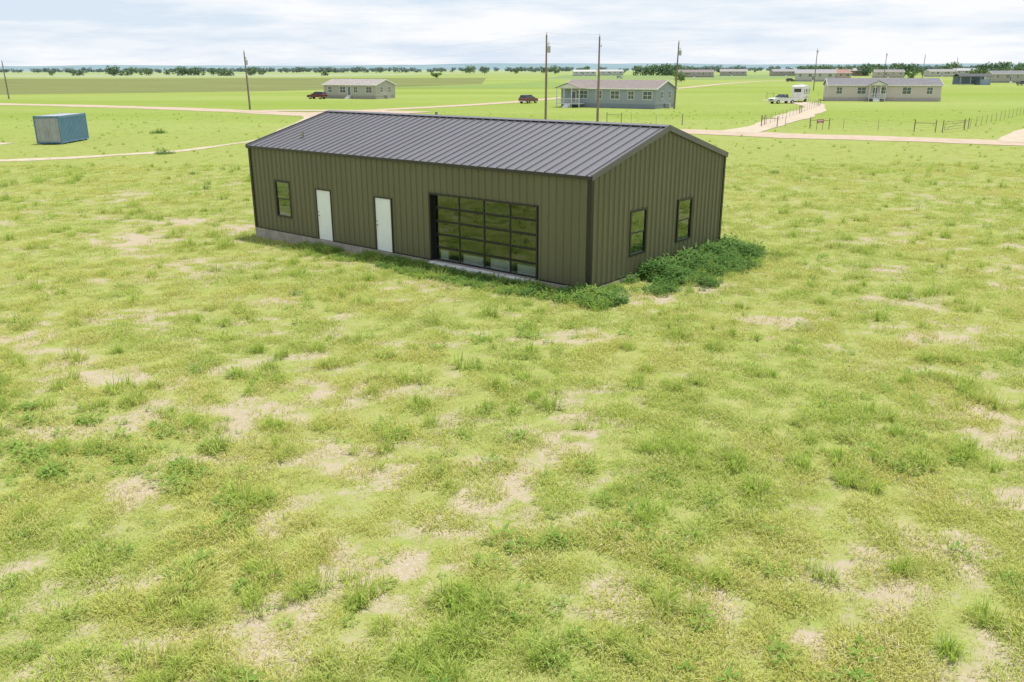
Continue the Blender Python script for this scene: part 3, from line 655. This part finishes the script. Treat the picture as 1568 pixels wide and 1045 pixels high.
# ------------------------------------------------------------ vehicles
tyre=pm("tyre",(.02,.02,.02),.8);cg=pm("car_glass",(.03,.035,.04),.1,0,spec=.8);chrome=pm("chrome",(.6,.6,.6),.25,.9);lamp=pm("lamp_red",(.5,.02,.02),.3)
def vehicle(name,x,y,rz,kind,col):
    e=empty(name,(x,y,0),rz);paint=pm(name+"_paint",col,.25,0,var=.03,spec=.6)
    mb=MB()
    if kind=='pickup':
        body=[(-2.9,.5),(-2.9,1.12),(-.75,1.15),(.95,1.2),(2.7,1.12),(2.88,.95),(2.9,.5)];cab=[(-.85,1.15),(-.7,1.82),(.35,1.86),(1.25,1.2)];W=1.96;wx=(-1.85,1.85)
    else:
        body=[(-2.35,.42),(-2.38,1.0),(-2.2,1.1),(1.0,1.08),(2.2,.95),(2.35,.75),(2.35,.42)];cab=[(-2.2,1.1),(-1.9,1.7),(.1,1.74),(1.05,1.08)];W=1.86;wx=(-1.4,1.45)
    mb.prism(body,-W/2,W/2,0)
    n=len(mb.v);k=len(cab)
    for yy_ in(-1,1):
        for cx,cz in cab: 
            ins=.0 if cz<1.3 else .17
            mb.v.append((cx,yy_*(W/2-.03-ins),cz))
    mb.f.append(tuple(range(n,n+k)));mb.m.append(1);mb.f.append(tuple(range(n+2*k-1,n+k-1,-1)));mb.m.append(1)
    for i in range(k-1):
        mb.f.append((n+i+1,n+i,n+k+i,n+k+i+1));mb.m.append(0 if i==1 else 1)
    for sy in(-1,1):
        cx=(cab[0][0]+cab[3][0])/2-.1;mb.box(cx-.05,cx+.05,*sorted((sy*(W/2-.14),sy*(W/2-.09))),1.12,1.75,0)
    if kind=='pickup': mb.box(-2.8,-.95,-W/2+.08,W/2-.08,1.13,1.16,2)
    for xq in wx:
        for sy in(-1,1):
            mb.cyl((xq,sy*(W/2-.24),.38),(xq,sy*(W/2+.02),.38),.39,.39,16,2);mb.cyl((xq,sy*(W/2+.021),.38),(xq,sy*(W/2+.03),.38),.22,.2,12,3)
    xf=body[-1][0];mb.box(xf,xf+.06,-W/2+.05,W/2-.05,.42,.62,3);mb.box(body[0][0]-.06,body[0][0],-W/2+.05,W/2-.05,.42,.6,3)
    mb.box(xf-.08,xf+.01,-.5,.5,.68,.92,2)
    for sy in(-1,1): mb.box(xf-.1,xf+.012,*sorted((sy*.6,sy*.88)),.72,.88,3);mb.box(body[0][0]-.012,body[0][0]+.05,*sorted((sy*.75,sy*.9)),.75,1.0,4);mb.box(.75,.95,*sorted((sy*(W/2),sy*(W/2+.18))),1.15,1.3,0)
    mb.done("body",[paint,cg,tyre,chrome,lamp],e,.03)
vehicle("pickup_truck",55.7,181,math.radians(205),'pickup',(.75,.76,.76))
vehicle("parked_suv",-47.6,216,math.radians(160),'suv',(.14,.02,.03))
vehicle("parked_car",3.6,186,math.radians(55),'suv',(.16,.04,.05))
vehicle("parked_car",78,640,.3,'suv',(.6,.6,.6));vehicle("parked_car",206,356,.3,'pickup',(.1,.1,.12));vehicle("parked_car",148,470,.3,'suv',(.05,.05,.05))
e=empty("camper_trailer",(62.3,190,0),math.radians(63))
mb=MB();mb.prism([(-4.2,.6),(-4.2,3.2),(-4.05,3.4),(2.2,3.4),(4.3,3.3),(4.6,2.9),(4.3,1.7),(2.6,1.55),(2.6,.6)],-1.25,1.25,0)
for sy in(-1,1):
    for c,w_ in((-3.1,.9),(-.8,1.2),(1.2,.6),(3.3,.7)): mb.box(c-w_/2,c+w_/2,*sorted((sy*1.252,sy*1.275)),2.0,2.7,1)
    mb.box(-4.1,4.2,*sorted((sy*1.252,sy*1.262)),1.72,1.84,2);mb.box(-4.1,2.5,*sorted((sy*1.252,sy*1.262)),1.0,1.1,2)
    for xq in(-1.3,-.4): mb.cyl((xq,sy*1.0,.38),(xq,sy*1.27,.38),.38,.38,14,3)
mb.box(-4.23,-4.202,-.7,.7,2.1,2.8,1);mb.box(-1.2,-.4,-.35,.35,3.402,3.7,0);mb.box(1.0,1.5,-.3,.3,3.402,3.6,0)
mb.cyl((3.6,.8,-.05),(3.6,.8,1.65),.06,.06,8,4);mb.cyl((3.6,-.8,-.05),(3.6,-.8,1.65),.06,.06,8,4)
mb.done("body",[pm("camper_white",(.80,.80,.78),.4),cg,pm("camper_stripe",(.35,.33,.32),.5),tyre,metalg],e,.05)
print("grass pts",len(xx))
